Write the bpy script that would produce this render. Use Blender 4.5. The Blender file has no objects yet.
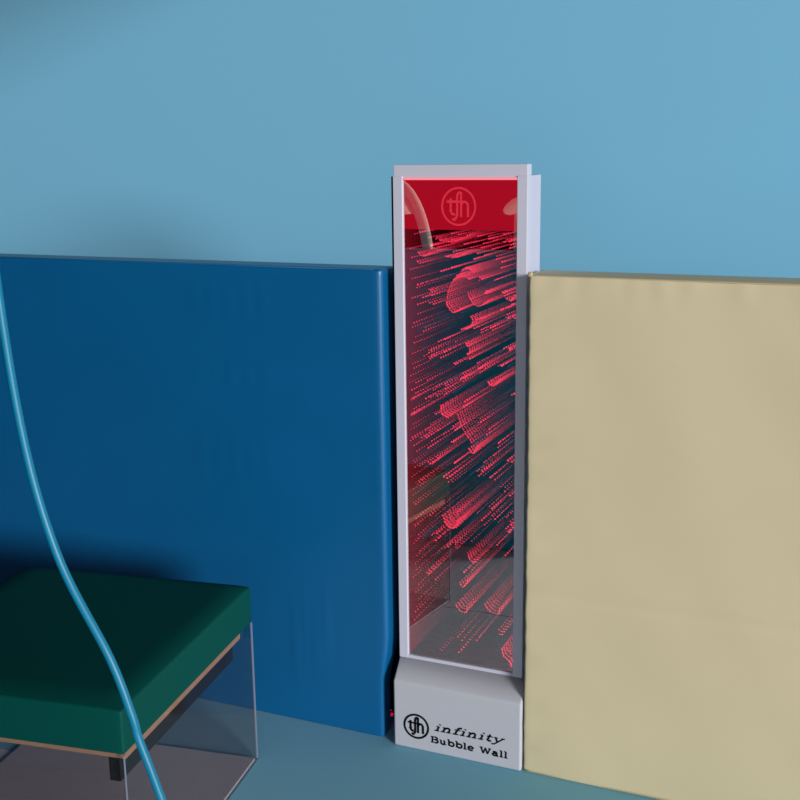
import bpy, bmesh, math, random
from mathutils import Vector, Matrix, noise

sc = bpy.context.scene
COL = sc.collection
R = math.radians

# ------------------------------------------------------------------ materials
def lin(c):
    c = c / 255.0
    return c / 12.92 if c <= 0.04045 else ((c + 0.055) / 1.055) ** 2.4
def rgb(r, g, b):
    return (lin(r), lin(g), lin(b), 1.0)

def mat(name, color, rough=0.5, spec=0.5, bump=None, var=None, coat=0.0, metallic=0.0, sheen=0.0):
    """Principled material; bump=(scale, strength, distance), var=(scale, amount)."""
    m = bpy.data.materials.new(name); m.use_nodes = True
    nt = m.node_tree; b = nt.nodes['Principled BSDF']
    b.inputs['Base Color'].default_value = color
    b.inputs['Roughness'].default_value = rough
    b.inputs['Specular IOR Level'].default_value = spec
    b.inputs['Coat Weight'].default_value = coat
    b.inputs['Metallic'].default_value = metallic
    if bump or var:
        tc = nt.nodes.new('ShaderNodeTexCoord')
    if var:
        n = nt.nodes.new('ShaderNodeTexNoise'); n.inputs['Scale'].default_value = var[0]; n.inputs['Detail'].default_value = 4
        nt.links.new(tc.outputs['Object'], n.inputs['Vector'])
        hs = nt.nodes.new('ShaderNodeMapRange')
        hs.inputs['To Min'].default_value = 1 - var[1]; hs.inputs['To Max'].default_value = 1 + var[1]
        nt.links.new(n.outputs['Fac'], hs.inputs['Value'])
        mx = nt.nodes.new('ShaderNodeVectorMath'); mx.operation = 'SCALE'
        mx.inputs[0].default_value = color[:3]
        nt.links.new(hs.outputs['Result'], mx.inputs['Scale'])
        nt.links.new(mx.outputs['Vector'], b.inputs['Base Color'])
    if bump:
        n = nt.nodes.new('ShaderNodeTexNoise'); n.inputs['Scale'].default_value = bump[0]; n.inputs['Detail'].default_value = 3
        nt.links.new(tc.outputs['Object'], n.inputs['Vector'])
        bp = nt.nodes.new('ShaderNodeBump'); bp.inputs['Strength'].default_value = bump[1]; bp.inputs['Distance'].default_value = bump[2]
        nt.links.new(n.outputs['Fac'], bp.inputs['Height'])
        nt.links.new(bp.outputs['Normal'], b.inputs['Normal'])
    return m

def emit(name, color, strength):
    m = bpy.data.materials.new(name); m.use_nodes = True
    nt = m.node_tree; nt.nodes.clear()
    e = nt.nodes.new('ShaderNodeEmission'); e.inputs['Color'].default_value = color; e.inputs['Strength'].default_value = strength
    o = nt.nodes.new('ShaderNodeOutputMaterial'); nt.links.new(e.outputs[0], o.inputs[0])
    m.cycles.emission_sampling = 'NONE'
    return m

def clear_mat(name, tint, refl, rough=0.0):
    """thin clear sheet: mostly transmits (tinted), mirrors a little"""
    m = bpy.data.materials.new(name); m.use_nodes = True
    nt = m.node_tree; nt.nodes.clear()
    t = nt.nodes.new('ShaderNodeBsdfTransparent'); t.inputs['Color'].default_value = tint
    g = nt.nodes.new('ShaderNodeBsdfGlossy'); g.inputs['Roughness'].default_value = rough
    mx = nt.nodes.new('ShaderNodeMixShader'); mx.inputs['Fac'].default_value = refl
    o = nt.nodes.new('ShaderNodeOutputMaterial')
    nt.links.new(t.outputs[0], mx.inputs[1]); nt.links.new(g.outputs[0], mx.inputs[2]); nt.links.new(mx.outputs[0], o.inputs[0])
    return m

M = {}
M['wall'] = mat('wall_paint', rgb(127, 193, 226), 0.85, 0.1)
M['dark_wall'] = mat('dark_wall_paint', rgb(22, 22, 24), 0.9, 0.1)
M['floor'] = mat('floor_vinyl', rgb(124, 184, 207), 0.8, 0.15)
M['carpet'] = mat('grey_carpet', rgb(206, 212, 222), 0.95, 0.05, bump=(260, 0.3, 0.003), var=(90, 0.12))
M['blue'] = mat('blue_vinyl', rgb(6, 90, 142), 0.36, 0.5, bump=(900, 0.12, 0.0006), var=(5, 0.06))
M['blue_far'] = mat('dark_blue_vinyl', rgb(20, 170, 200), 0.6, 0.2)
M['cream'] = mat('cream_vinyl', rgb(205, 192, 158), 0.6, 0.25, bump=(700, 0.1, 0.0006), var=(6, 0.03))
M['cream_seam'] = mat('cream_seam_cord', rgb(190, 172, 132), 0.7, 0.2)
M['green'] = mat('green_vinyl', rgb(0, 70, 64), 0.6, 0.12, bump=(700, 0.1, 0.0006))
M['white'] = mat('white_enamel', rgb(196, 196, 212), 0.42, 0.4)
M['white2'] = mat('pale_lavender_enamel', rgb(190, 190, 208), 0.5, 0.35)
M['base'] = mat('grey_white_moulding', rgb(181, 183, 192), 0.5, 0.35, bump=(1200, 0.08, 0.0004))
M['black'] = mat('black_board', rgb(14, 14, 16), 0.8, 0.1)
M['ink'] = mat('black_print', rgb(10, 11, 20), 0.6, 0.2)
M['wood'] = mat('tan_wood', rgb(158, 138, 118), 0.6, 0.3, var=(40, 0.12))
M['darkbox'] = mat('dark_box_lacquer', rgb(34, 36, 38), 0.35, 0.4)
M['grey_board'] = mat('grey_base_board', rgb(166, 172, 184), 0.8, 0.15, var=(14, 0.08))
M['hose'] = mat('blue_hose_rubber', rgb(0, 112, 146), 0.4, 0.4)
M['acrylic'] = clear_mat('smoked_acrylic', (0.97, 0.91, 0.90, 1), 0.06)
M['acrylic_edge'] = mat('acrylic_edge', rgb(120, 130, 150), 0.4, 0.5)
M['red_header'] = emit('red_lit_panel', rgb(206, 16, 44), 1.15)  # red light on the header plate, painted as even emission
M['red_emblem'] = emit('red_lit_emblem', rgb(250, 56, 76), 1.3)  # etched emblem; its brighter red light is painted in too
M['pink_edge'] = emit('pink_lit_edge', rgb(255, 150, 160), 1.0)  # acrylic edge, the pink light on it put into the colour
M['bubble'] = emit('red_lit_bubble', rgb(255, 52, 88), 2.1)  # red LED light on the bubbles, given as their own emission
M['plume'] = emit('red_lit_plume', rgb(255, 50, 80), 1.7)  # same painted red light for the big bubbles
M['blue_bubble'] = emit('painted_glint_bubble', rgb(60, 130, 175), 0.8)  # blue reflections on bubbles painted as a dim glow
M['red_side'] = emit('red_lit_tank_side', rgb(190, 26, 52), 0.48)  # red light falling on the tank side, put in as emission
M['red_low'] = emit('red_lit_tank_floor', rgb(150, 24, 40), 0.12)  # weak red light painted into the tank floor and right side
M['red_glow'] = emit('red_glow', rgb(225, 25, 60), 1.0)
M['pale'] = mat('pale_fabric', rgb(210, 205, 190), 0.8, 0.1)
M['head'] = mat('glowing_prop_head', rgb(210, 205, 190), 0.8, 0.1)  # glow added so the pale oval head shows up mirrored
M['head'].node_tree.nodes['Principled BSDF'].inputs['Emission Color'].default_value = rgb(225, 205, 190)
M['head'].node_tree.nodes['Principled BSDF'].inputs['Emission Strength'].default_value = 0.22

def mirror_mat(name, col):
    m = bpy.data.materials.new(name); m.use_nodes = True
    nt = m.node_tree; nt.nodes.clear()
    g = nt.nodes.new('ShaderNodeBsdfGlossy'); g.inputs['Roughness'].default_value = 0.0; g.inputs['Color'].default_value = col
    o = nt.nodes.new('ShaderNodeOutputMaterial'); nt.links.new(g.outputs[0], o.inputs[0])
    return m
M['mirror'] = mirror_mat('back_mirror', (0.875, 0.865, 0.87, 1))
M['pane_front'] = clear_mat('pane_front_face', (1, 1, 1, 1), 0.48)
# one-way coating: clear towards the tank, mirror seen from inside the tank
def one_way():
    m = bpy.data.materials.new('one_way_coating'); m.use_nodes = True
    nt = m.node_tree; nt.nodes.clear()
    t = nt.nodes.new('ShaderNodeBsdfTransparent')
    g = nt.nodes.new('ShaderNodeBsdfGlossy'); g.inputs['Roughness'].default_value = 0.0; g.inputs['Color'].default_value = (0.875, 0.865, 0.87, 1)
    ge = nt.nodes.new('ShaderNodeNewGeometry')
    mx = nt.nodes.new('ShaderNodeMixShader'); o = nt.nodes.new('ShaderNodeOutputMaterial')
    nt.links.new(ge.outputs['Backfacing'], mx.inputs['Fac'])
    nt.links.new(g.outputs[0], mx.inputs[1]); nt.links.new(t.outputs[0], mx.inputs[2]); nt.links.new(mx.outputs[0], o.inputs[0])
    return m
M['one_way'] = one_way()

# ------------------------------------------------------------------ helpers
def link(name, me, parent=None, smooth=False):
    o = bpy.data.objects.new(name, me); COL.objects.link(o)
    if smooth:
        for p in me.polygons: p.use_smooth = True
    if parent is not None: o.parent = parent
    return o
def obj(name, bm, material, parent=None, smooth=False):
    bmesh.ops.recalc_face_normals(bm, faces=bm.faces[:])
    me = bpy.data.meshes.new(name); bm.to_mesh(me); bm.free()
    mats = material if isinstance(material, (list, tuple)) else [material]
    for m in mats: me.materials.append(m)
    return link(name, me, parent, smooth)
def empty(name, loc=(0, 0, 0)):
    o = bpy.data.objects.new(name, None); COL.objects.link(o); o.location = loc; o.empty_display_size = 0.1
    return o
def tag(o, label, cat, group=None, kind=None):
    if label: o['label'] = label
    if cat: o['category'] = cat
    if group: o['group'] = group
    if kind: o['kind'] = kind
    return o
def unparent_offset(root, child):
    child.matrix_parent_inverse = Matrix.Translation(-root.location)

def box(bm, x0, x1, y0, y1, z0, z1, bev=0.0, seg=2):
    r = bmesh.ops.create_cube(bm, size=1.0)
    vs = r['verts']
    for v in vs:
        v.co = Vector((x0 + (v.co.x + .5) * (x1 - x0), y0 + (v.co.y + .5) * (y1 - y0), z0 + (v.co.z + .5) * (z1 - z0)))
    if bev:
        es = list({e for v in vs for e in v.link_edges})
        bmesh.ops.bevel(bm, geom=es, offset=bev, segments=seg, profile=0.5, affect='EDGES')

def lines(a, b, r, step):
    k = [a + r * t for t in (0, .08, .2, .38, .65, 1)]
    n = max(1, int(round((b - a - 2 * r) / step)))
    k += [a + r + (b - a - 2 * r) * i / n for i in range(1, n)]
    k += [b - r * t for t in (1, .65, .38, .2, .08, 0)]
    return k
def rbox(x0, x1, y0, y1, z0, z1, r, step=0.02, warp=None, rz=None):
    """soft box: fine grid faces, rounded edges of radius r, then warp(p) moves points"""
    bm = bmesh.new()
    L = [lines(x0, x1, r, step), lines(y0, y1, r, step), lines(z0, z1, rz or r, step)]
    Q = (r, r, rz or r)
    lo = Vector((x0 + r, y0 + r, z0 + Q[2])); hi = Vector((x1 - r, y1 - r, z1 - Q[2]))
    cache = {}
    def V(i, j, k):
        key = (i, j, k)
        if key not in cache:
            p = Vector((L[0][i], L[1][j], L[2][k]))
            q = Vector([min(max(p[a], lo[a]), hi[a]) for a in range(3)])
            d = p - q
            if d.length > 1e-9:
                d = Vector([d[a] / Q[a] for a in range(3)]).normalized()
                p = q + Vector([d[a] * Q[a] for a in range(3)])
            if warp: p = warp(p)
            cache[key] = bm.verts.new(p)
        return cache[key]
    n = [len(l) - 1 for l in L]
    for ax in range(3):
        u, v = [a for a in range(3) if a != ax]
        for side in (0, n[ax]):
            for i in range(n[u]):
                for j in range(n[v]):
                    def K(a, b):
                        t = [0, 0, 0]; t[ax] = side; t[u] = a; t[v] = b; return V(*t)
                    try: bm.faces.new((K(i, j), K(i + 1, j), K(i + 1, j + 1), K(i, j + 1)))
                    except ValueError: pass
    return bm

def tube(bm, pts, rad, n=10, closed=False):
    pts = [Vector(p) for p in pts]; N = len(pts); rings = []
    up = Vector((0, 0, 1)); prev = None
    for i, p in enumerate(pts):
        a = pts[(i - 1) % N] if (closed or i > 0) else p
        b = pts[(i + 1) % N] if (closed or i < N - 1) else p
        t = (b - a).normalized()
        if prev is None:
            s = t.cross(up)
            if s.length < 1e-3: s = t.cross(Vector((1, 0, 0)))
        else:
            s = prev - t * prev.dot(t)
        s.normalize(); prev = s; w = t.cross(s)
        rr = rad(i / max(1, N - 1)) if callable(rad) else rad
        rings.append([bm.verts.new(p + (s * math.cos(2 * math.pi * k / n) + w * math.sin(2 * math.pi * k / n)) * rr) for k in range(n)])
    for i in range(N if closed else N - 1):
        A = rings[i]; B = rings[(i + 1) % N]
        for k in range(n): bm.faces.new((A[k], A[(k + 1) % n], B[(k + 1) % n], B[k]))
    if not closed:
        bm.faces.new(rings[0]); bm.faces.new(rings[-1][::-1])

def spline(P, m=10):
    P = [Vector(p) for p in P]; Q = [P[0] * 2 - P[1]] + P + [P[-1] * 2 - P[-2]]; out = []
    for i in range(1, len(Q) - 2):
        for k in range(m):
            t = k / m; a, b, c, d = Q[i - 1:i + 3]
            out.append(0.5 * ((2 * b) + (c - a) * t + (2 * a - 5 * b + 4 * c - d) * t * t + (3 * b - a - 3 * c + d) * t ** 3))
    out.append(P[-1]); return out

# ------------------------------------------------------------------ camera
CAM = Vector((0, 0, 1.5)); F = 1118.3
ya, pi_, ro = 0.41277447, 0.22255727, 0.01371793
fw = Vector((-math.sin(ya) * math.cos(pi_), math.cos(ya) * math.cos(pi_), -math.sin(pi_)))
rt = Vector((math.cos(ya), math.sin(ya), 0)); dn = fw.cross(rt)
r2 = rt * math.cos(ro) + dn * math.sin(ro); d2 = dn * math.cos(ro) - rt * math.sin(ro)
cd = bpy.data.cameras.new('camera'); cam = bpy.data.objects.new('camera', cd); COL.objects.link(cam)
cam.matrix_world = Matrix(((r2.x, -d2.x, -fw.x, CAM.x), (r2.y, -d2.y, -fw.y, CAM.y), (r2.z, -d2.z, -fw.z, CAM.z), (0, 0, 0, 1)))
cd.sensor_width = 36; cd.lens = F / 800 * 36; cd.clip_start = 0.02
sc.camera = cam
# survey helper: the point of a known vertical plane y = Y (metres) along a line of sight
def on_y(px, py, Y):
    d = r2 * ((px - 400) / F) + d2 * ((py - 400) / F) + fw
    return CAM + d * (Y / d.y)

# ------------------------------------------------------------------ the setting
WALL_Y = 3.70
def struct(name, bm, m):
    o = obj(name, bm, m); o['kind'] = 'structure'; return o
bm = bmesh.new(); box(bm, -4.0, 3.2, WALL_Y, WALL_Y + 0.1, -0.1, 2.9); struct('wall_back', bm, M['wall'])
bm = bmesh.new(); box(bm, -4.1, -4.0, -2.4, WALL_Y + 0.1, -0.1, 2.9); struct('wall_left', bm, M['dark_wall'])
bm = bmesh.new(); box(bm, -4.0, 2.0, -2.5, -2.4, -0.1, 2.9); struct('wall_front', bm, M['dark_wall'])
bm = bmesh.new(); box(bm, -4.0, 0.3, -2.4, WALL_Y, 2.9, 3.0); struct('ceiling', bm, M['dark_wall'])
SEAM_Y = 1.60
bm = bmesh.new(); box(bm, -4.0, 3.2, 1.98, WALL_Y, -0.1, 0.0); struct('floor', bm, M['floor'])
bm = bmesh.new(); box(bm, -4.0, 3.2, SEAM_Y + 0.006, 1.98, -0.1, 0.0); struct('floor_carpet', bm, M['carpet'])
bm = bmesh.new(); box(bm, -4.0, 3.2, -2.4, SEAM_Y, -0.1, 0.0); struct('floor_carpet', bm, M['carpet'])

# ------------------------------------------------------------------ blue padded panel
BX1, BY0, BY1, PH = -1.0955, 2.400, 2.492, 1.219
random.seed(3)
folds = [(-1.62 + .05 * i, z, random.uniform(.6, 1.1)) for z in (1.13, .93, .72) for i in range(5)]
def blue_warp(p):
    x, y, z = p
    t = max(0.0, min(1.0, (0.30 - z) / 0.17)); t = t * t * (3 - 2 * t)       # the back of the pad tucks in at the foot
    y = BY0 + (y - BY0) * (1 - 0.42 * t)
    x -= 0.015 * t * max(0, min(1, (x - BX1 + 0.10) / 0.08))
    if y < BY0 + 0.02:
        a = 0.0
        for fx, fz, w in folds:
            dx = (x - fx) / 0.012; dz = (z - fz) / (0.05 * w)
            a += 0.0010 * w * math.exp(-dx * dx - dz * dz)
        for fx, fz in ((-1.33, .27), (-1.30, .26), (-1.27, .285), (-1.36, .24)):
            dx = (x - fx) / 0.011; dz = (z - fz) / 0.10
            a += 0.0022 * math.exp(-dx * dx - dz * dz)
        a += 0.0022 * noise.noise(Vector((x * 2.4, z * 1.7, 3.1)))
        e = min(1, max(0, (BX1 - x) / 0.05), (z) / 0.05)
        y -= a * e
    return Vector((x, y, z))
bm = rbox(-3.2, BX1, BY0, BY1, 0, PH, 0.013, 0.012, blue_warp, 0.006)
pad = obj('padded_panel', bm, M['blue'], None, True)
tag(pad, 'tall blue vinyl padded panel standing on the floor left of the bubble wall', 'padded panel')
bm = bmesh.new()
tube(bm, [(-3.18, BY0 + 0.004, PH - 0.0028), (-2.0, BY0 + 0.004, PH - 0.0028), (BX1 - 0.02, BY0 + 0.004, PH - 0.0028)], 0.0018, 8)
obj('seam', bm, M['blue'], pad, True); bm = bmesh.new()
tube(bm, [(BX1 - 0.005, BY0 + 0.014, PH - 0.0025), (BX1 - 0.005, BY1 - 0.018, PH - 0.0025)], 0.0018, 8)
obj('seam', bm, M['blue'], pad, True)

# ------------------------------------------------------------------ cream padded panel
CX0, CY0, CY1 = -0.729, 2.385, 2.500
def cream_warp(p):
    x, y, z = p
    if y < CY0 + 0.03:
        e = math.exp(-((x - CX0) / 0.055) ** 2)
        puck = noise.noise(Vector((x * 9 - z * 9, z * 26, 1.7)))
        y += 0.0026 * e * puck
        e2 = math.exp(-((PH - z) / 0.05) ** 2)
        y += 0.0018 * e2 * noise.noise(Vector((x * 26, z * 8, 7.7)))
        y -= 0.004 * noise.noise(Vector((x * 4.5 + z * 2.5, z * 3.2, 5.5)))
        y += 0.0030 * math.exp(-((z - 0.47) / 0.012) ** 2) * min(1, max(0, (x - CX0) / 0.12)) * 0.6
        x += 0.0016 * noise.noise(Vector((2.2, y * 4, z * 34))) * math.exp(-((x - CX0) / 0.03) ** 2)
    return Vector((x, y, z))
bm = rbox(CX0, 1.4, CY0, CY1, 0, PH, 0.007, 0.010, cream_warp)
pad = obj('padded_panel', bm, M['cream'], None, True)
tag(pad, 'tall cream vinyl padded panel standing on the floor right of the bubble wall', 'padded panel')
bm = bmesh.new()
tube(bm, [(CX0 + 0.004, CY0 + 0.004, PH - 0.001)] + [(CX0 + 0.02 + i * 0.1, CY0 + 0.003, PH - 0.002) for i in range(21)], 0.0018, 8)
obj('seam', bm, M['cream_seam'], pad, True); bm = bmesh.new()
tube(bm, [(CX0 + 0.003, CY0 + 0.003, PH - 0.001), (CX0 + 0.003, CY1 - 0.01, PH - 0.001)], 0.0018, 8)
box(bm, CX0 - 0.002, CX0 + 0.008, CY0 - 0.001, CY0 + 0.007, PH - 0.004, PH + 0.007, 0.002, 2)          # the pinched corner
obj('seam', bm, M['cream_seam'], pad, True); bm = bmesh.new()
tube(bm, [(CX0 + 0.004, CY0 + 0.001, 0.006)] + [(CX0 + 0.02 + i * 0.1, CY0 + 0.001, 0.006) for i in range(21)], 0.0022, 8)
obj('seam', bm, M['cream_seam'], pad, True)

# ------------------------------------------------------------------ bubble wall
BW = empty('bubble_wall', (-0.90, 2.45, 0))
tag(BW, 'tall narrow bubble wall with white frame, red lit bubbles and lettered base', 'bubble wall')
def part(name, bm, m, smooth=False, parent=BW):
    o = obj(name, bm, m, parent, smooth); unparent_offset(BW, o) if parent is BW else None
    return o
XL0, XL1, XR0, XR1 = -1.0725, -1.0485, -0.7700, -0.7455
FY = 2.4235; TOPZ = 1.434; BOT = 0.2355
# base: a moulded foot whose top slopes back to the frame
prof = [(2.380, 0.0), (2.380, 0.180), (2.4235, 0.226), (2.526, 0.227), (2.526, 0.0)]
bm = bmesh.new(); bx0, bx1 = -1.0725, -0.7325
A = [bm.verts.new((bx0, y, z)) for y, z in prof]; B = [bm.verts.new((bx1, y, z)) for y, z in prof]
bm.faces.new(A); bm.faces.new(B[::-1])
for i in range(len(prof)):
    j = (i + 1) % len(prof); bm.faces.new((A[i], B[i], B[j], A[j]))
bmesh.ops.recalc_face_normals(bm, faces=bm.faces[:])
es = [e for e in bm.edges if min(v.co.y for v in e.verts) < 2.4225]
bmesh.ops.bevel(bm, geom=es, offset=0.0060, segments=4, profile=0.5, affect='EDGES', clamp_overlap=True)
for f in bm.faces: f.smooth = True
base = part('base', bm, M['base'])
mod = base.modifiers.new('wn', 'WEIGHTED_NORMAL'); mod.keep_sharp = True; mod.weight = 100
# posts
for (a, b, s) in ((XL0, XL1, -1), (XR0, XR1, 1)):
    bm = bmesh.new()
    box(bm, a, b, FY, FY + 0.030, 0.2265, TOPZ, 0.0015)
    p = part('post', bm, M['white'])
    bm = bmesh.new()
    if s > 0: box(bm, b - 0.012, b - 0.0012, FY + 0.030, 2.530, 0.2275, TOPZ, 0.001)
    else: box(bm, a + 0.0012, a + 0.012, FY + 0.030, 2.530, 0.2275, TOPZ, 0.001)
    obj('side_panel', bm, M['white2'], p)
bm = bmesh.new(); box(bm, XL0 + 0.0005, XR1 - 0.0015, FY + 0.004, FY + 0.034, TOPZ - 0.004, 1.4595, 0.0015); part('top_cap', bm, M['white'])
bm = bmesh.new(); box(bm, XL1, XR0, FY + 0.001, FY + 0.02, 0.2265, BOT, 0.001); part('bottom_rail', bm, M['white'])
bm = bmesh.new(); box(bm, XL0 + 0.013, XR1 - 0.014, 2.470, 2.529, 0.2285, TOPZ - 0.01); part('back_board', bm, M['black'])
bm = bmesh.new(); box(bm, XL0 - 0.14, XR1 - 0.004, 2.5305, 2.545, 0.0, 1.20); part('slot_shadow_panel', bm, M['black'])  # black sheet added behind the slot to stand for its shadow
bm = bmesh.new(); box(bm, XL0 - 0.0062, XL0 - 0.0002, FY + 0.006, FY + 0.024, 0.2275, TOPZ - 0.001); part('edge_shadow_strip', bm, M['black'])  # dark strip painted in for the thin shadow beside the left post
# pane, tank and mirror
PY0, PY1 = FY + 0.006, FY + 0.011          # clear front pane
GAP = 0.016; MY = PY1 + GAP
WL = on_y(461, 230, PY1).z                  # water line
px0, px1 = XL1 - 0.004, XR0 + 0.004
bm = bmesh.new()
box(bm, px0, px1, PY0, PY1, BOT - 0.004, TOPZ - 0.006)
bm.faces.ensure_lookup_table()
for f in bm.faces:
    n = f.normal; f.normal_update()
    f.material_index = 1 if f.normal.y > .5 else 0
part('front_pane', bm, [M['pane_front'], M['one_way']])
bm = bmesh.new(); box(bm, px0, px1, MY, MY + 0.004, BOT - 0.004, TOPZ - 0.006); part('mirror', bm, M['mirror'])
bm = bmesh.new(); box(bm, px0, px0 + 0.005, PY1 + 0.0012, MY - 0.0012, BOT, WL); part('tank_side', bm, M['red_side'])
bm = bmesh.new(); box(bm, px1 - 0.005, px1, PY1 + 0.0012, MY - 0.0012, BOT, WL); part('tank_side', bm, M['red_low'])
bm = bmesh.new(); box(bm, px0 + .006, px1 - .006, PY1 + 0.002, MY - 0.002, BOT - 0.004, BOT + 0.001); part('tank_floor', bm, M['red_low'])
bm = bmesh.new(); box(bm, px0, px1, PY1 + 0.001, MY - 0.001, WL, TOPZ - 0.008)
hd = part('lit_header', bm, M['red_header']); hd['label'] = 'red lit header panel above the water line'
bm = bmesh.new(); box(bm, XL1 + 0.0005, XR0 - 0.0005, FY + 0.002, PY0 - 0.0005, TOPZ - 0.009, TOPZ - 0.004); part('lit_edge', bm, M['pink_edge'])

# ---- strokes for lettering and emblems, drawn in a flat frame (u right, v up), raised a hair
def ribbon(bm, pts, w, mapf, closed=False, thick=0.0006):
    N = len(pts); L = []; Rr = []
    for i in range(N):
        a = Vector(pts[(i - 1) % N]) if (closed or i) else Vector(pts[i]); b = Vector(pts[(i + 1) % N]) if (closed or i < N - 1) else Vector(pts[i])
        t = (b - a); t.normalize(); nn = Vector((-t.y, t.x)); p = Vector(pts[i])
        ww = w
        if (closed or 0 < i < N - 1):
            t1 = (p - a).normalized(); ww = w / max(0.6, abs(t1.dot(t)))
        L.append(p + nn * ww / 2); Rr.append(p - nn * ww / 2)
    f = [[bm.verts.new(mapf(q.x, q.y, thick)) for q in s] for s in (L, Rr)]
    g = [[bm.verts.new(mapf(q.x, q.y, -0.0002)) for q in s] for s in (L, Rr)]
    for i in range(N if closed else N - 1):
        j = (i + 1) % N
        bm.faces.new((f[0][i], f[0][j], f[1][j], f[1][i]))
        bm.faces.new((f[0][i], g[0][i], g[0][j], f[0][j])); bm.faces.new((f[1][i], f[1][j], g[1][j], g[1][i]))
    if not closed:
        for i in (0, N - 1): bm.faces.new((f[0][i], f[1][i], g[1][i], g[0][i]))
def arc(cx, cy, rx, ry, a0, a1, n=12):
    return [(cx + rx * math.cos(R(a0 + (a1 - a0) * i / n)), cy + ry * math.sin(R(a0 + (a1 - a0) * i / n))) for i in range(n + 1)]
S, T = 1.0, 0.6      # stroke classes: stems and slabs
G = {   # glyph: (advance, [(weight, points), ...]); x height 1, capitals 1.42
 'i': (1.0, [(S, [(.42, 0), (.42, 1)]), (T, [(.05, .04), (.8, .04)]), (T, [(.05, .96), (.42, .96)]), (S, [(.42, 1.3), (.42, 1.52)])]),
 'n': (1.85, [(S, [(.40, 0), (.40, 1)]), (T, [(.05, .04), (.75, .04)]), (T, [(.05, .96), (.40, .96)]),
              (S, [(.40, .62)] + arc(.82, .62, .40, .34, 150, 20, 8) + [(1.24, .5), (1.24, 0)]), (T, [(.92, .04), (1.62, .04)])]),
 'f': (1.15, [(S, [(.45, 0), (.45, 1.1)] + arc(.80, 1.12, .35, .36, 180, 50, 8)), (T, [(.05, .04), (.95, .04)]), (T, [(.05, .96), (.95, .96)])]),
 't': (1.15, [(S, [(.42, 1.4), (.42, .3)] + arc(.74, .3, .32, .26, 180, 320, 8)), (T, [(.05, .96), (.95, .96)])]),
 'y': (1.7, [(S, [(.25, .96), (.82, .05)]), (T * 1.2, [(1.4, .96), (.82, .05), (.55, -.38), (.30, -.46), (.1, -.4)]), (T, [(.0, .96), (.55, .96)]), (T, [(1.12, .96), (1.65, .96)])]),
 'B': (2.05, [(S, [(.42, 0), (.42, 1.42)]), (T, [(.05, 1.38)] + [(1.05, 1.38)]), (T, [(.42, .76), (1.1, .76)]), (T, [(.05, .04), (1.15, .04)]),
              (S, arc(1.0, 1.07, .56, .31, 90, -90, 10)), (S, arc(1.1, .40, .62, .36, 90, -90, 10))]),
 'u': (1.85, [(S, [(.40, .96), (.40, .40)] + arc(.80, .38, .40, .34, 180, 350, 8)), (S, [(1.22, .96), (1.22, 0)]), (T, [(.05, .96), (.40, .96)]), (T, [(.88, .96), (1.22, .96)]), (T, [(1.22, .04), (1.6, .04)])]),
 'b': (1.85, [(S, [(.40, 0), (.40, 1.5)]), (T, [(.05, 1.46), (.40, 1.46)]), (S, arc(.98, .5, .58, .46, 175, -175, 20))]),
 'l': (1.0, [(S, [(.42, 0), (.42, 1.5)]), (T, [(.05, .04), (.82, .04)]), (T, [(.05, 1.46), (.42, 1.46)])]),
 'e': (1.6, [(T, [(.2, .52), (1.3, .52)]), (S, arc(.76, .5, .58, .46, 0, 320, 20))]),
 'a': (1.75, [(S, arc(.68, .66, .46, .30, 150, 0, 8) + [(1.14, .25)] + arc(1.36, .2, .22, .16, 180, 300, 5)), (S, arc(.66, .30, .46, .26, 60, 330, 14))]),
 'W': (2.75, [(S, [(.3, 1.38), (.82, .05)]), (T * 1.3, [(.82, .05), (1.32, 1.38)]), (S, [(1.28, 1.38), (1.8, .05)]), (T * 1.3, [(1.8, .05), (2.34, 1.38)]), (T, [(.0, 1.38), (.68, 1.38)]), (T, [(1.98, 1.38), (2.62, 1.38)])]),
 ' ': (1.2, []),
}
def write(name, text, p0, p1, xh, stem, shear, Y, m):
    """text along the line p0 -> p1 (both on the plane y = Y), x height xh metres"""
    total = sum(G[c][0] for c in text); L = (p1 - p0).length; sx = L / total
    ux = (p1 - p0).normalized(); bm = bmesh.new(); cur = 0
    for c in text:
        for w, pts in G[c][1]:
            P = [((cur + x) * sx + shear * y * xh, y * xh) for x, y in pts]
            ribbon(bm, P, stem * w, lambda u, v, h: Vector((p0.x, Y - h, p0.z)) + ux * u + Vector((0, 0, v)))
        cur += G[c][0]
    return part(name, bm, m)
def emblem(name, c, rx, rz, Y, m, parent=BW, ring=.16, w=.2):
    bm = bmesh.new()
    mp = lambda u, v, h: Vector((c.x + u * rx, Y - h, c.z + v * rz))
    ribbon(bm, arc(0, 0, .92, .92, 0, 360 - 360 / 40, 39), ring, mp, True)
    ribbon(bm, [(-.44, .42), (-.44, -.18)] + arc(-.28, -.18, .16, .22, 180, 300, 6), w, mp)             # t
    ribbon(bm, [(-.66, .24), (-.06, .24)], .13, mp)
    ribbon(bm, [(-.36, -.62), (-.24, -.66), (-.12, -.55), (-.08, -.40), (-.08, .44)] + arc(.06, .46, .14, .24, 180, 40, 6), w, mp)   # f
    ribbon(bm, [(.14, .70), (.14, -.52)], w, mp)                                                     # h
    ribbon(bm, [(.14, .02)] + arc(.33, .02, .19, .22, 160, 10, 6) + [(.52, -.52)], w, mp)
    ribbon(bm, [(-.08, .24), (.30, .24)], .10, mp)
    return part(name, bm, m, parent=parent)
BYF = 2.380
c0 = on_y(416.3, 726.3, BYF)
emblem('emblem', c0, abs(on_y(429, 726.3, BYF).x - on_y(403.4, 726.3, BYF).x) / 2, 0.0345, BYF, M['ink'], BW, .16, .175)
write('lettering', 'infinity', on_y(434.2, 730.3, BYF), on_y(503.0, 743.6, BYF), 0.0128, 0.0050, 0.50, BYF, M['ink'])['label'] = 'black slanted word infinity on the base'
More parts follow.
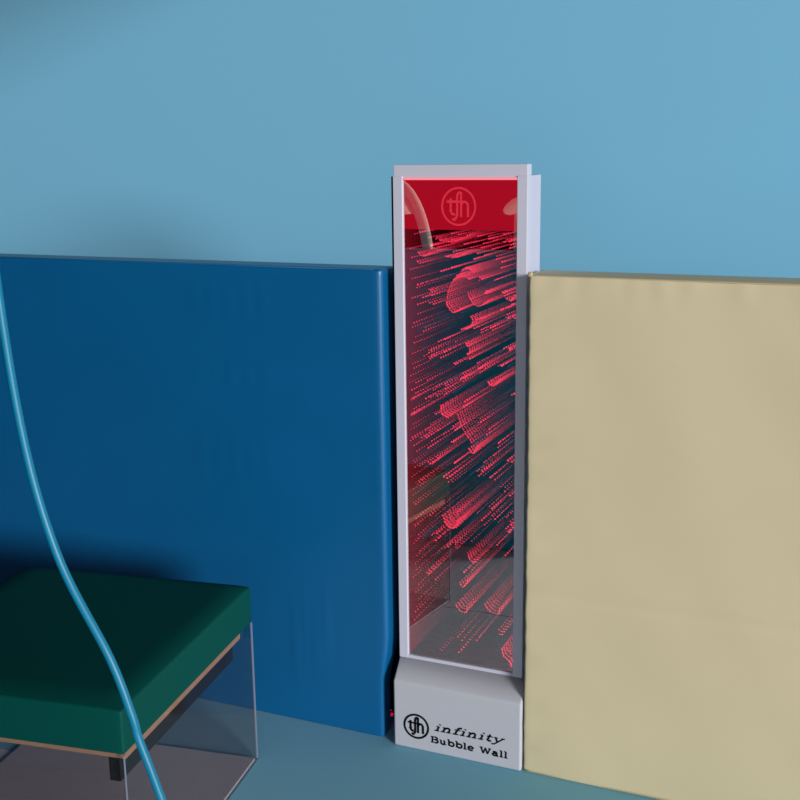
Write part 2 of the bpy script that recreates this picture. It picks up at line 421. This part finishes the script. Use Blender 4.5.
write('lettering', 'Bubble Wall', on_y(430.8, 741.8, BYF), on_y(508.4, 758.6, BYF), 0.0114, 0.0046, 0.0, BYF, M['ink'])['label'] = 'black words Bubble Wall on the base'
ce = on_y(458.5, 206.5, PY1)
e2 = emblem('emblem', ce, 0.0440, 0.0455, PY1 + 0.0006, M['red_emblem'], BW, .10, .11); e2['label'] = 'red emblem on the lit header, its light painted in'

# ---- bubbles between pane and mirror; the mirrors repeat them into depth
random.seed(11)
YB = (PY1 + MY) / 2
zb0, zb1 = BOT + 0.012, WL - 0.006; xb0, xb1 = px0 + 0.012, px1 - 0.010
def bead(bm, x, z, r, y=YB):
    if not (xb0 - .004 < x < xb1 + .004 and zb0 - .006 < z < zb1 + .003): return
    g = bmesh.ops.create_icosphere(bm, subdivisions=1, radius=r)
    sx, sz = random.uniform(.9, 1.35), random.uniform(.8, 1.15)
    for v in g['verts']: v.co = Vector((v.co.x * sx + x, v.co.y + y, v.co.z * sz + z))
small = bmesh.new(); blue_b = bmesh.new()
def dens(z):
    t = (z - zb0) / (zb1 - zb0)
    return 0.22 + 0.78 * max(0, min(1, (t - .12) / .35))
n = 0
while n < 100:
    x, z = random.uniform(xb0, xb1), random.uniform(zb0, zb1)
    if random.random() > dens(z): continue
    n += 1
    m = random.choice((1, 1, 1, 2, 2, 3, 4, 5))
    for k in range(m):
        bead(small, x + random.gauss(0, .005 * (m > 1)), z + random.gauss(0, .006 * (m > 1)), random.choice((.0012, .0016, .0018, .0022)), YB + random.uniform(-.0015, .0015))
for k in range(60):
    x, z = random.uniform(xb0, xb1), random.uniform(zb0, zb1 - .06)
    bead(blue_b, x, z, random.uniform(.0012, .0018))
# column of bubbles close to the left side of the tank
for k in range(50):
    z = zb0 + .08 + (zb1 - zb0 - .10) * k / 50 + random.gauss(0, .004)
    bead(small, xb0 + abs(random.gauss(.006, .008)), z, random.uniform(.0011, .0017))
# top band just under the water line
for k in range(34):
    bead(small, random.uniform(xb0, xb1), zb1 - abs(random.gauss(0, .03)), random.uniform(.0014, .0022))
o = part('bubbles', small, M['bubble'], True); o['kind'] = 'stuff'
o = part('bubbles', blue_b, M['blue_bubble'], True); o['kind'] = 'stuff'; o['label'] = 'small bubbles with a painted blue glint'

def plume(pxpts, r, wig=0.25):
    """a big wobbling bubble: its lower skin as a beaded curve; pxpts sighted on the tank's mid plane"""
    P = [on_y(x, y, YB) for x, y in pxpts]
    P = spline(P, 6) if len(P) > 2 else P
    bm = bmesh.new(); L = 0; last = None
    out = [P[0]]
    for q in P[1:]:
        if (q - out[-1]).length > r * 1.15: out.append(q)
    for q in out:
        bead(bm, q.x + random.gauss(0, r * wig), q.z + random.gauss(0, r * wig), r * random.uniform(.7, 1.15), YB + random.uniform(-.0015, .0015))
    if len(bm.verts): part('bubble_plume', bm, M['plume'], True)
    else: bm.free()
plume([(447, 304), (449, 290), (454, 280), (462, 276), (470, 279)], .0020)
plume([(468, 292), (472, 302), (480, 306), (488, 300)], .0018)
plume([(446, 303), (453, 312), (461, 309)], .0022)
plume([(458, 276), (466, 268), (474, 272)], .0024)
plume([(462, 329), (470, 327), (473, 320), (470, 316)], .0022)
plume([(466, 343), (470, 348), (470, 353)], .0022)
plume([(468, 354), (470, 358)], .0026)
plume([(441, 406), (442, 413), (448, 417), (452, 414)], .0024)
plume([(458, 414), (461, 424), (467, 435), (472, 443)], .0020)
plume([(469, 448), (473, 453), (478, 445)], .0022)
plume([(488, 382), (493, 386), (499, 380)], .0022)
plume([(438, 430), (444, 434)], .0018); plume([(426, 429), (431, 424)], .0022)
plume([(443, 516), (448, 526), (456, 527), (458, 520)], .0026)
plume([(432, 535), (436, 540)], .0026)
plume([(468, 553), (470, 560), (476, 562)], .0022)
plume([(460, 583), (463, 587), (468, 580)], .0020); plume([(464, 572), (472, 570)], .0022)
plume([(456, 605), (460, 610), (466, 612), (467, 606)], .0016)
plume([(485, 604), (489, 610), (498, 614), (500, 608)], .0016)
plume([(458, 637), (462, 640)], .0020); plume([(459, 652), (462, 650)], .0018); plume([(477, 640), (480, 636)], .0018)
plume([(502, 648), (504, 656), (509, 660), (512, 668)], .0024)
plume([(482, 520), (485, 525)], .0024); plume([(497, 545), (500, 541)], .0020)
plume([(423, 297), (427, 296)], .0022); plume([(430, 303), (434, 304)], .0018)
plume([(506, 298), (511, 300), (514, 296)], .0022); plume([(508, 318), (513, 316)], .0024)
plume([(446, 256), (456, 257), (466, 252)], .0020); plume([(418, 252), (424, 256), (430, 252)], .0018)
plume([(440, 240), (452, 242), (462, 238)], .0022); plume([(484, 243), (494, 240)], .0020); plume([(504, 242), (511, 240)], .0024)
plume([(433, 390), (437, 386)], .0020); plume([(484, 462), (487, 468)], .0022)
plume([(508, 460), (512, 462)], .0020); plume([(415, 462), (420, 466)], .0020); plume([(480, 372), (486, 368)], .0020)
# small red glow low in the slot beside the base, put in as glowing beads
bm = bmesh.new(); g0 = on_y(388.6, 712, 2.47)
for k in range(22):
    q = g0 + Vector((random.gauss(0, .0055), random.gauss(0, .004), random.gauss(0, .0055)))
    g = bmesh.ops.create_icosphere(bm, subdivisions=1, radius=random.uniform(.0014, .003))
    for v in g['verts']: v.co += q
prop = part('red_glow_spot', bm, M['red_glow'], True); prop['label'] = 'small red glow low at the left edge'
bm = bmesh.new(); box(bm, g0.x - .003, g0.x + .003, 2.472, 2.478, 0.0, g0.z); obj('glow_stem', bm, M['black'], prop)  # black stem added under the red glow

# ------------------------------------------------------------------ green bench with clear sides
BR = empty('bench', (-1.362, 2.188, 0)); BR.rotation_euler = (0, 0, R(8.4))
tag(BR, 'low bench with dark green padded top and clear acrylic sides', 'bench')
BL = 0.635; BWD = 0.62         # length towards the room, width to the left; local x <= 0, y <= 0
def cushion_warp(p):
    if p.z > .44:
        u = max(0, min(1, -p.x / .05)); v = max(0, min(1, -p.y / .04)); u2 = max(0, min(1, (p.x + BWD) / .07)); v2 = max(0, min(1, (p.y + BL) / .07))
        k = 1.0
        for t in (u, u2, v, v2): k *= 1 - (1 - t) ** 2
        p = Vector((p.x, p.y, p.z + 0.011 * k))
    return p
bm = rbox(-BWD, 0.0, -BL, 0.0, 0.371, 0.463, 0.005, 0.012, cushion_warp)
obj('cushion', bm, M['green'], BR, True)
def clear_panel(x0, x1, y0, y1, edges):
    bm = bmesh.new(); box(bm, x0, x1, y0, y1, 0.0, 0.3705)
    p = obj('side_panel', bm, M['acrylic'], BR)
    bm = bmesh.new()
    for e in edges: box(bm, *e)
    obj('polished_edge', bm, M['acrylic_edge'], p)
TH = 0.006
clear_panel(-TH, 0, -BL, -TH, [(-0.0025, 0.0003, -TH, -TH + 0.002, 0.0065, 0.3705)])
clear_panel(-BWD, -0.0005, -TH + 0.0025, 0, [(-0.0022, 0.0002, -0.0022, 0.0002, 0.0065, 0.3705)])
clear_panel(-BWD, -0.0005, -BL, -BL + TH - 0.0025, [(-0.0022, 0.0002, -BL - 0.0002, -BL + 0.0022, 0.0065, 0.3705)])
bm = bmesh.new(); box(bm, -BWD, -0.0065, -BL, -0.0065, 0.0, 0.006); obj('base_board', bm, M['grey_board'], BR)
bm = bmesh.new(); box(bm, -BWD + 0.03, -0.0085, -BL + 0.02, -0.055, 0.351, 0.3705, 0.001); obj('wooden_rail', bm, M['wood'], BR)
bm = bmesh.new(); box(bm, -0.05, -0.026, -BL + 0.025, -0.062, 0.297, 0.351, 0.001); obj('under_box', bm, M['darkbox'], BR)

FAR_TOP = on_y(470, 252, 2 * PY0 - 1.04).z
# ------------------------------------------------------------------ blue hose hanging from the ceiling down to the floor
HY = 1.12
h = [on_y(*q, HY) for q in ((131.5, 714), (138.5, 738), (150, 768), (162, 800))]
P = [Vector((-1.075, HY, 2.899)), Vector((-1.075, HY, 2.4)), Vector((-1.074, HY, 1.9)), Vector((-1.068, HY, 1.5)), Vector((-1.045, HY, 1.17)), Vector((-1.000, HY, .975)), h[0] + Vector((-.030, 0, .078))] + h
P += [h[-1] + Vector((.032, 0, -.085)), Vector((-.70, HY, .42)), Vector((-.60, HY - .02, .16)), Vector((-.53, HY - .05, .03)), Vector((-.44, HY - .10, .0065)), Vector((-.30, HY - .2, .0062))]
bm = bmesh.new(); tube(bm, spline(P, 10), 0.0060, 14)
hose = obj('hose', bm, M['hose'], None, True)
tag(hose, 'blue rubber hose hanging down in front of the green topped bench', 'hose')

# ------------------------------------------------------------------ padded panel across the room, seen mirrored in the bubble wall
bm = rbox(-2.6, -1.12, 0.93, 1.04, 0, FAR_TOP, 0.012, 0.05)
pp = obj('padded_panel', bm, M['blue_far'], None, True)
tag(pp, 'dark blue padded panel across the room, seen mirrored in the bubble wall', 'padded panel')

# ------------------------------------------------------------------ two pale props added to be seen mirrored in the top of the bubble wall
LY = 0.35; VY = 2 * PY0 - LY
def mirrored(px, py):
    q = on_y(px, py, VY); return Vector((q.x, LY, q.z))
LA = empty('standing_prop'); tag(LA, 'pale arched floor lamp mirrored at the top left of the bubble wall', 'floor lamp')
top = [mirrored(*q) for q in ((429, 285), (429, 262), (426, 238), (420, 215), (411, 196), (400, 184), (388, 178))]
foot = top[0]
LA.location = (foot.x, LY, 0)
bm = bmesh.new(); tube(bm, spline([Vector((foot.x, LY, 0.02)), Vector((foot.x, LY, .6))] + top, 8), 0.024, 12)
o = obj('arm', bm, M['pale'], LA, True); unparent_offset(LA, o)
bm = bmesh.new(); bmesh.ops.create_cone(bm, cap_ends=True, segments=32, radius1=.16, radius2=.15, depth=.03)
for v in bm.verts: v.co += Vector((foot.x, LY, .015))
o = obj('base', bm, M['pale'], LA); unparent_offset(LA, o)
bm = bmesh.new(); bmesh.ops.create_cone(bm, cap_ends=False, segments=32, radius1=.15, radius2=.06, depth=.16)
e = top[-1]
for v in bm.verts: v.co += e + Vector((-.02, 0, -.07))
o = obj('prop_head', bm, M['pale'], LA, True); unparent_offset(LA, o)
LB = empty('standing_prop'); tag(LB, 'pale floor lamp with tilted oval shade mirrored at the top right of the bubble wall', 'floor lamp')
c = mirrored(517, 205); t = mirrored(518, 262); LB.location = (t.x, LY, 0)
bm = bmesh.new(); bmesh.ops.create_uvsphere(bm, u_segments=32, v_segments=16, radius=1)
for v in bm.verts:
    u_, w_ = v.co.x * .065, v.co.z * .030
    v.co = c + Vector((u_ * .85 - w_ * .5, v.co.y * .05, u_ * .5 + w_ * .85))
o = obj('prop_head', bm, M['head'], LB, True); unparent_offset(LB, o)
bm = bmesh.new(); tube(bm, [Vector((t.x, LY, .02)), Vector((t.x, LY, t.z)), c], lambda k: .034 - .024 * k, 12)
o = obj('stand', bm, M['pale'], LB, True); unparent_offset(LB, o)
bm = bmesh.new(); bmesh.ops.create_cone(bm, cap_ends=True, segments=32, radius1=.15, radius2=.14, depth=.03)
for v in bm.verts: v.co += Vector((t.x, LY, .015))
o = obj('base', bm, M['pale'], LB); unparent_offset(LB, o)

# ------------------------------------------------------------------ light
w = bpy.data.worlds.new('world'); sc.world = w; w.use_nodes = True
w.node_tree.nodes['Background'].inputs['Color'].default_value = (0.93, 0.97, 1.0, 1); w.node_tree.nodes['Background'].inputs['Strength'].default_value = 0.3
sd = bpy.data.lights.new('key_light', 'SUN'); sd.energy = 3.5; sd.angle = R(14); sd.color = (1, 0.98, 0.96)  # sun added as an even studio key from the right, no window
so = bpy.data.objects.new('key_light', sd); COL.objects.link(so); so.location = (3, -1, 2)
az, el = R(58), R(9)
dv = Vector((math.sin(az) * math.cos(el), -math.cos(az) * math.cos(el), math.sin(el)))
so.rotation_euler = (-dv).to_track_quat('-Z', 'Y').to_euler()
ad = bpy.data.lights.new('fill_light', 'AREA'); ad.shape = 'RECTANGLE'; ad.size = 2.4; ad.size_y = 1.4; ad.energy = 26
ao = bpy.data.objects.new('fill_light', ad); COL.objects.link(ao); ao.location = (0.4, -1.9, 1.2)
ao.rotation_euler = (Vector((-0.9, 2.5, 1.0)) - ao.location).to_track_quat('-Z', 'Y').to_euler()

sc.view_settings.view_transform = 'Standard'; sc.view_settings.look = 'None'
sc.view_settings.exposure = 0.0; sc.view_settings.gamma = 1.0; sc.view_settings.use_curve_mapping = False
sc.cycles.max_bounces = 40; sc.cycles.glossy_bounces = 36; sc.cycles.transparent_max_bounces = 24; sc.cycles.diffuse_bounces = 4
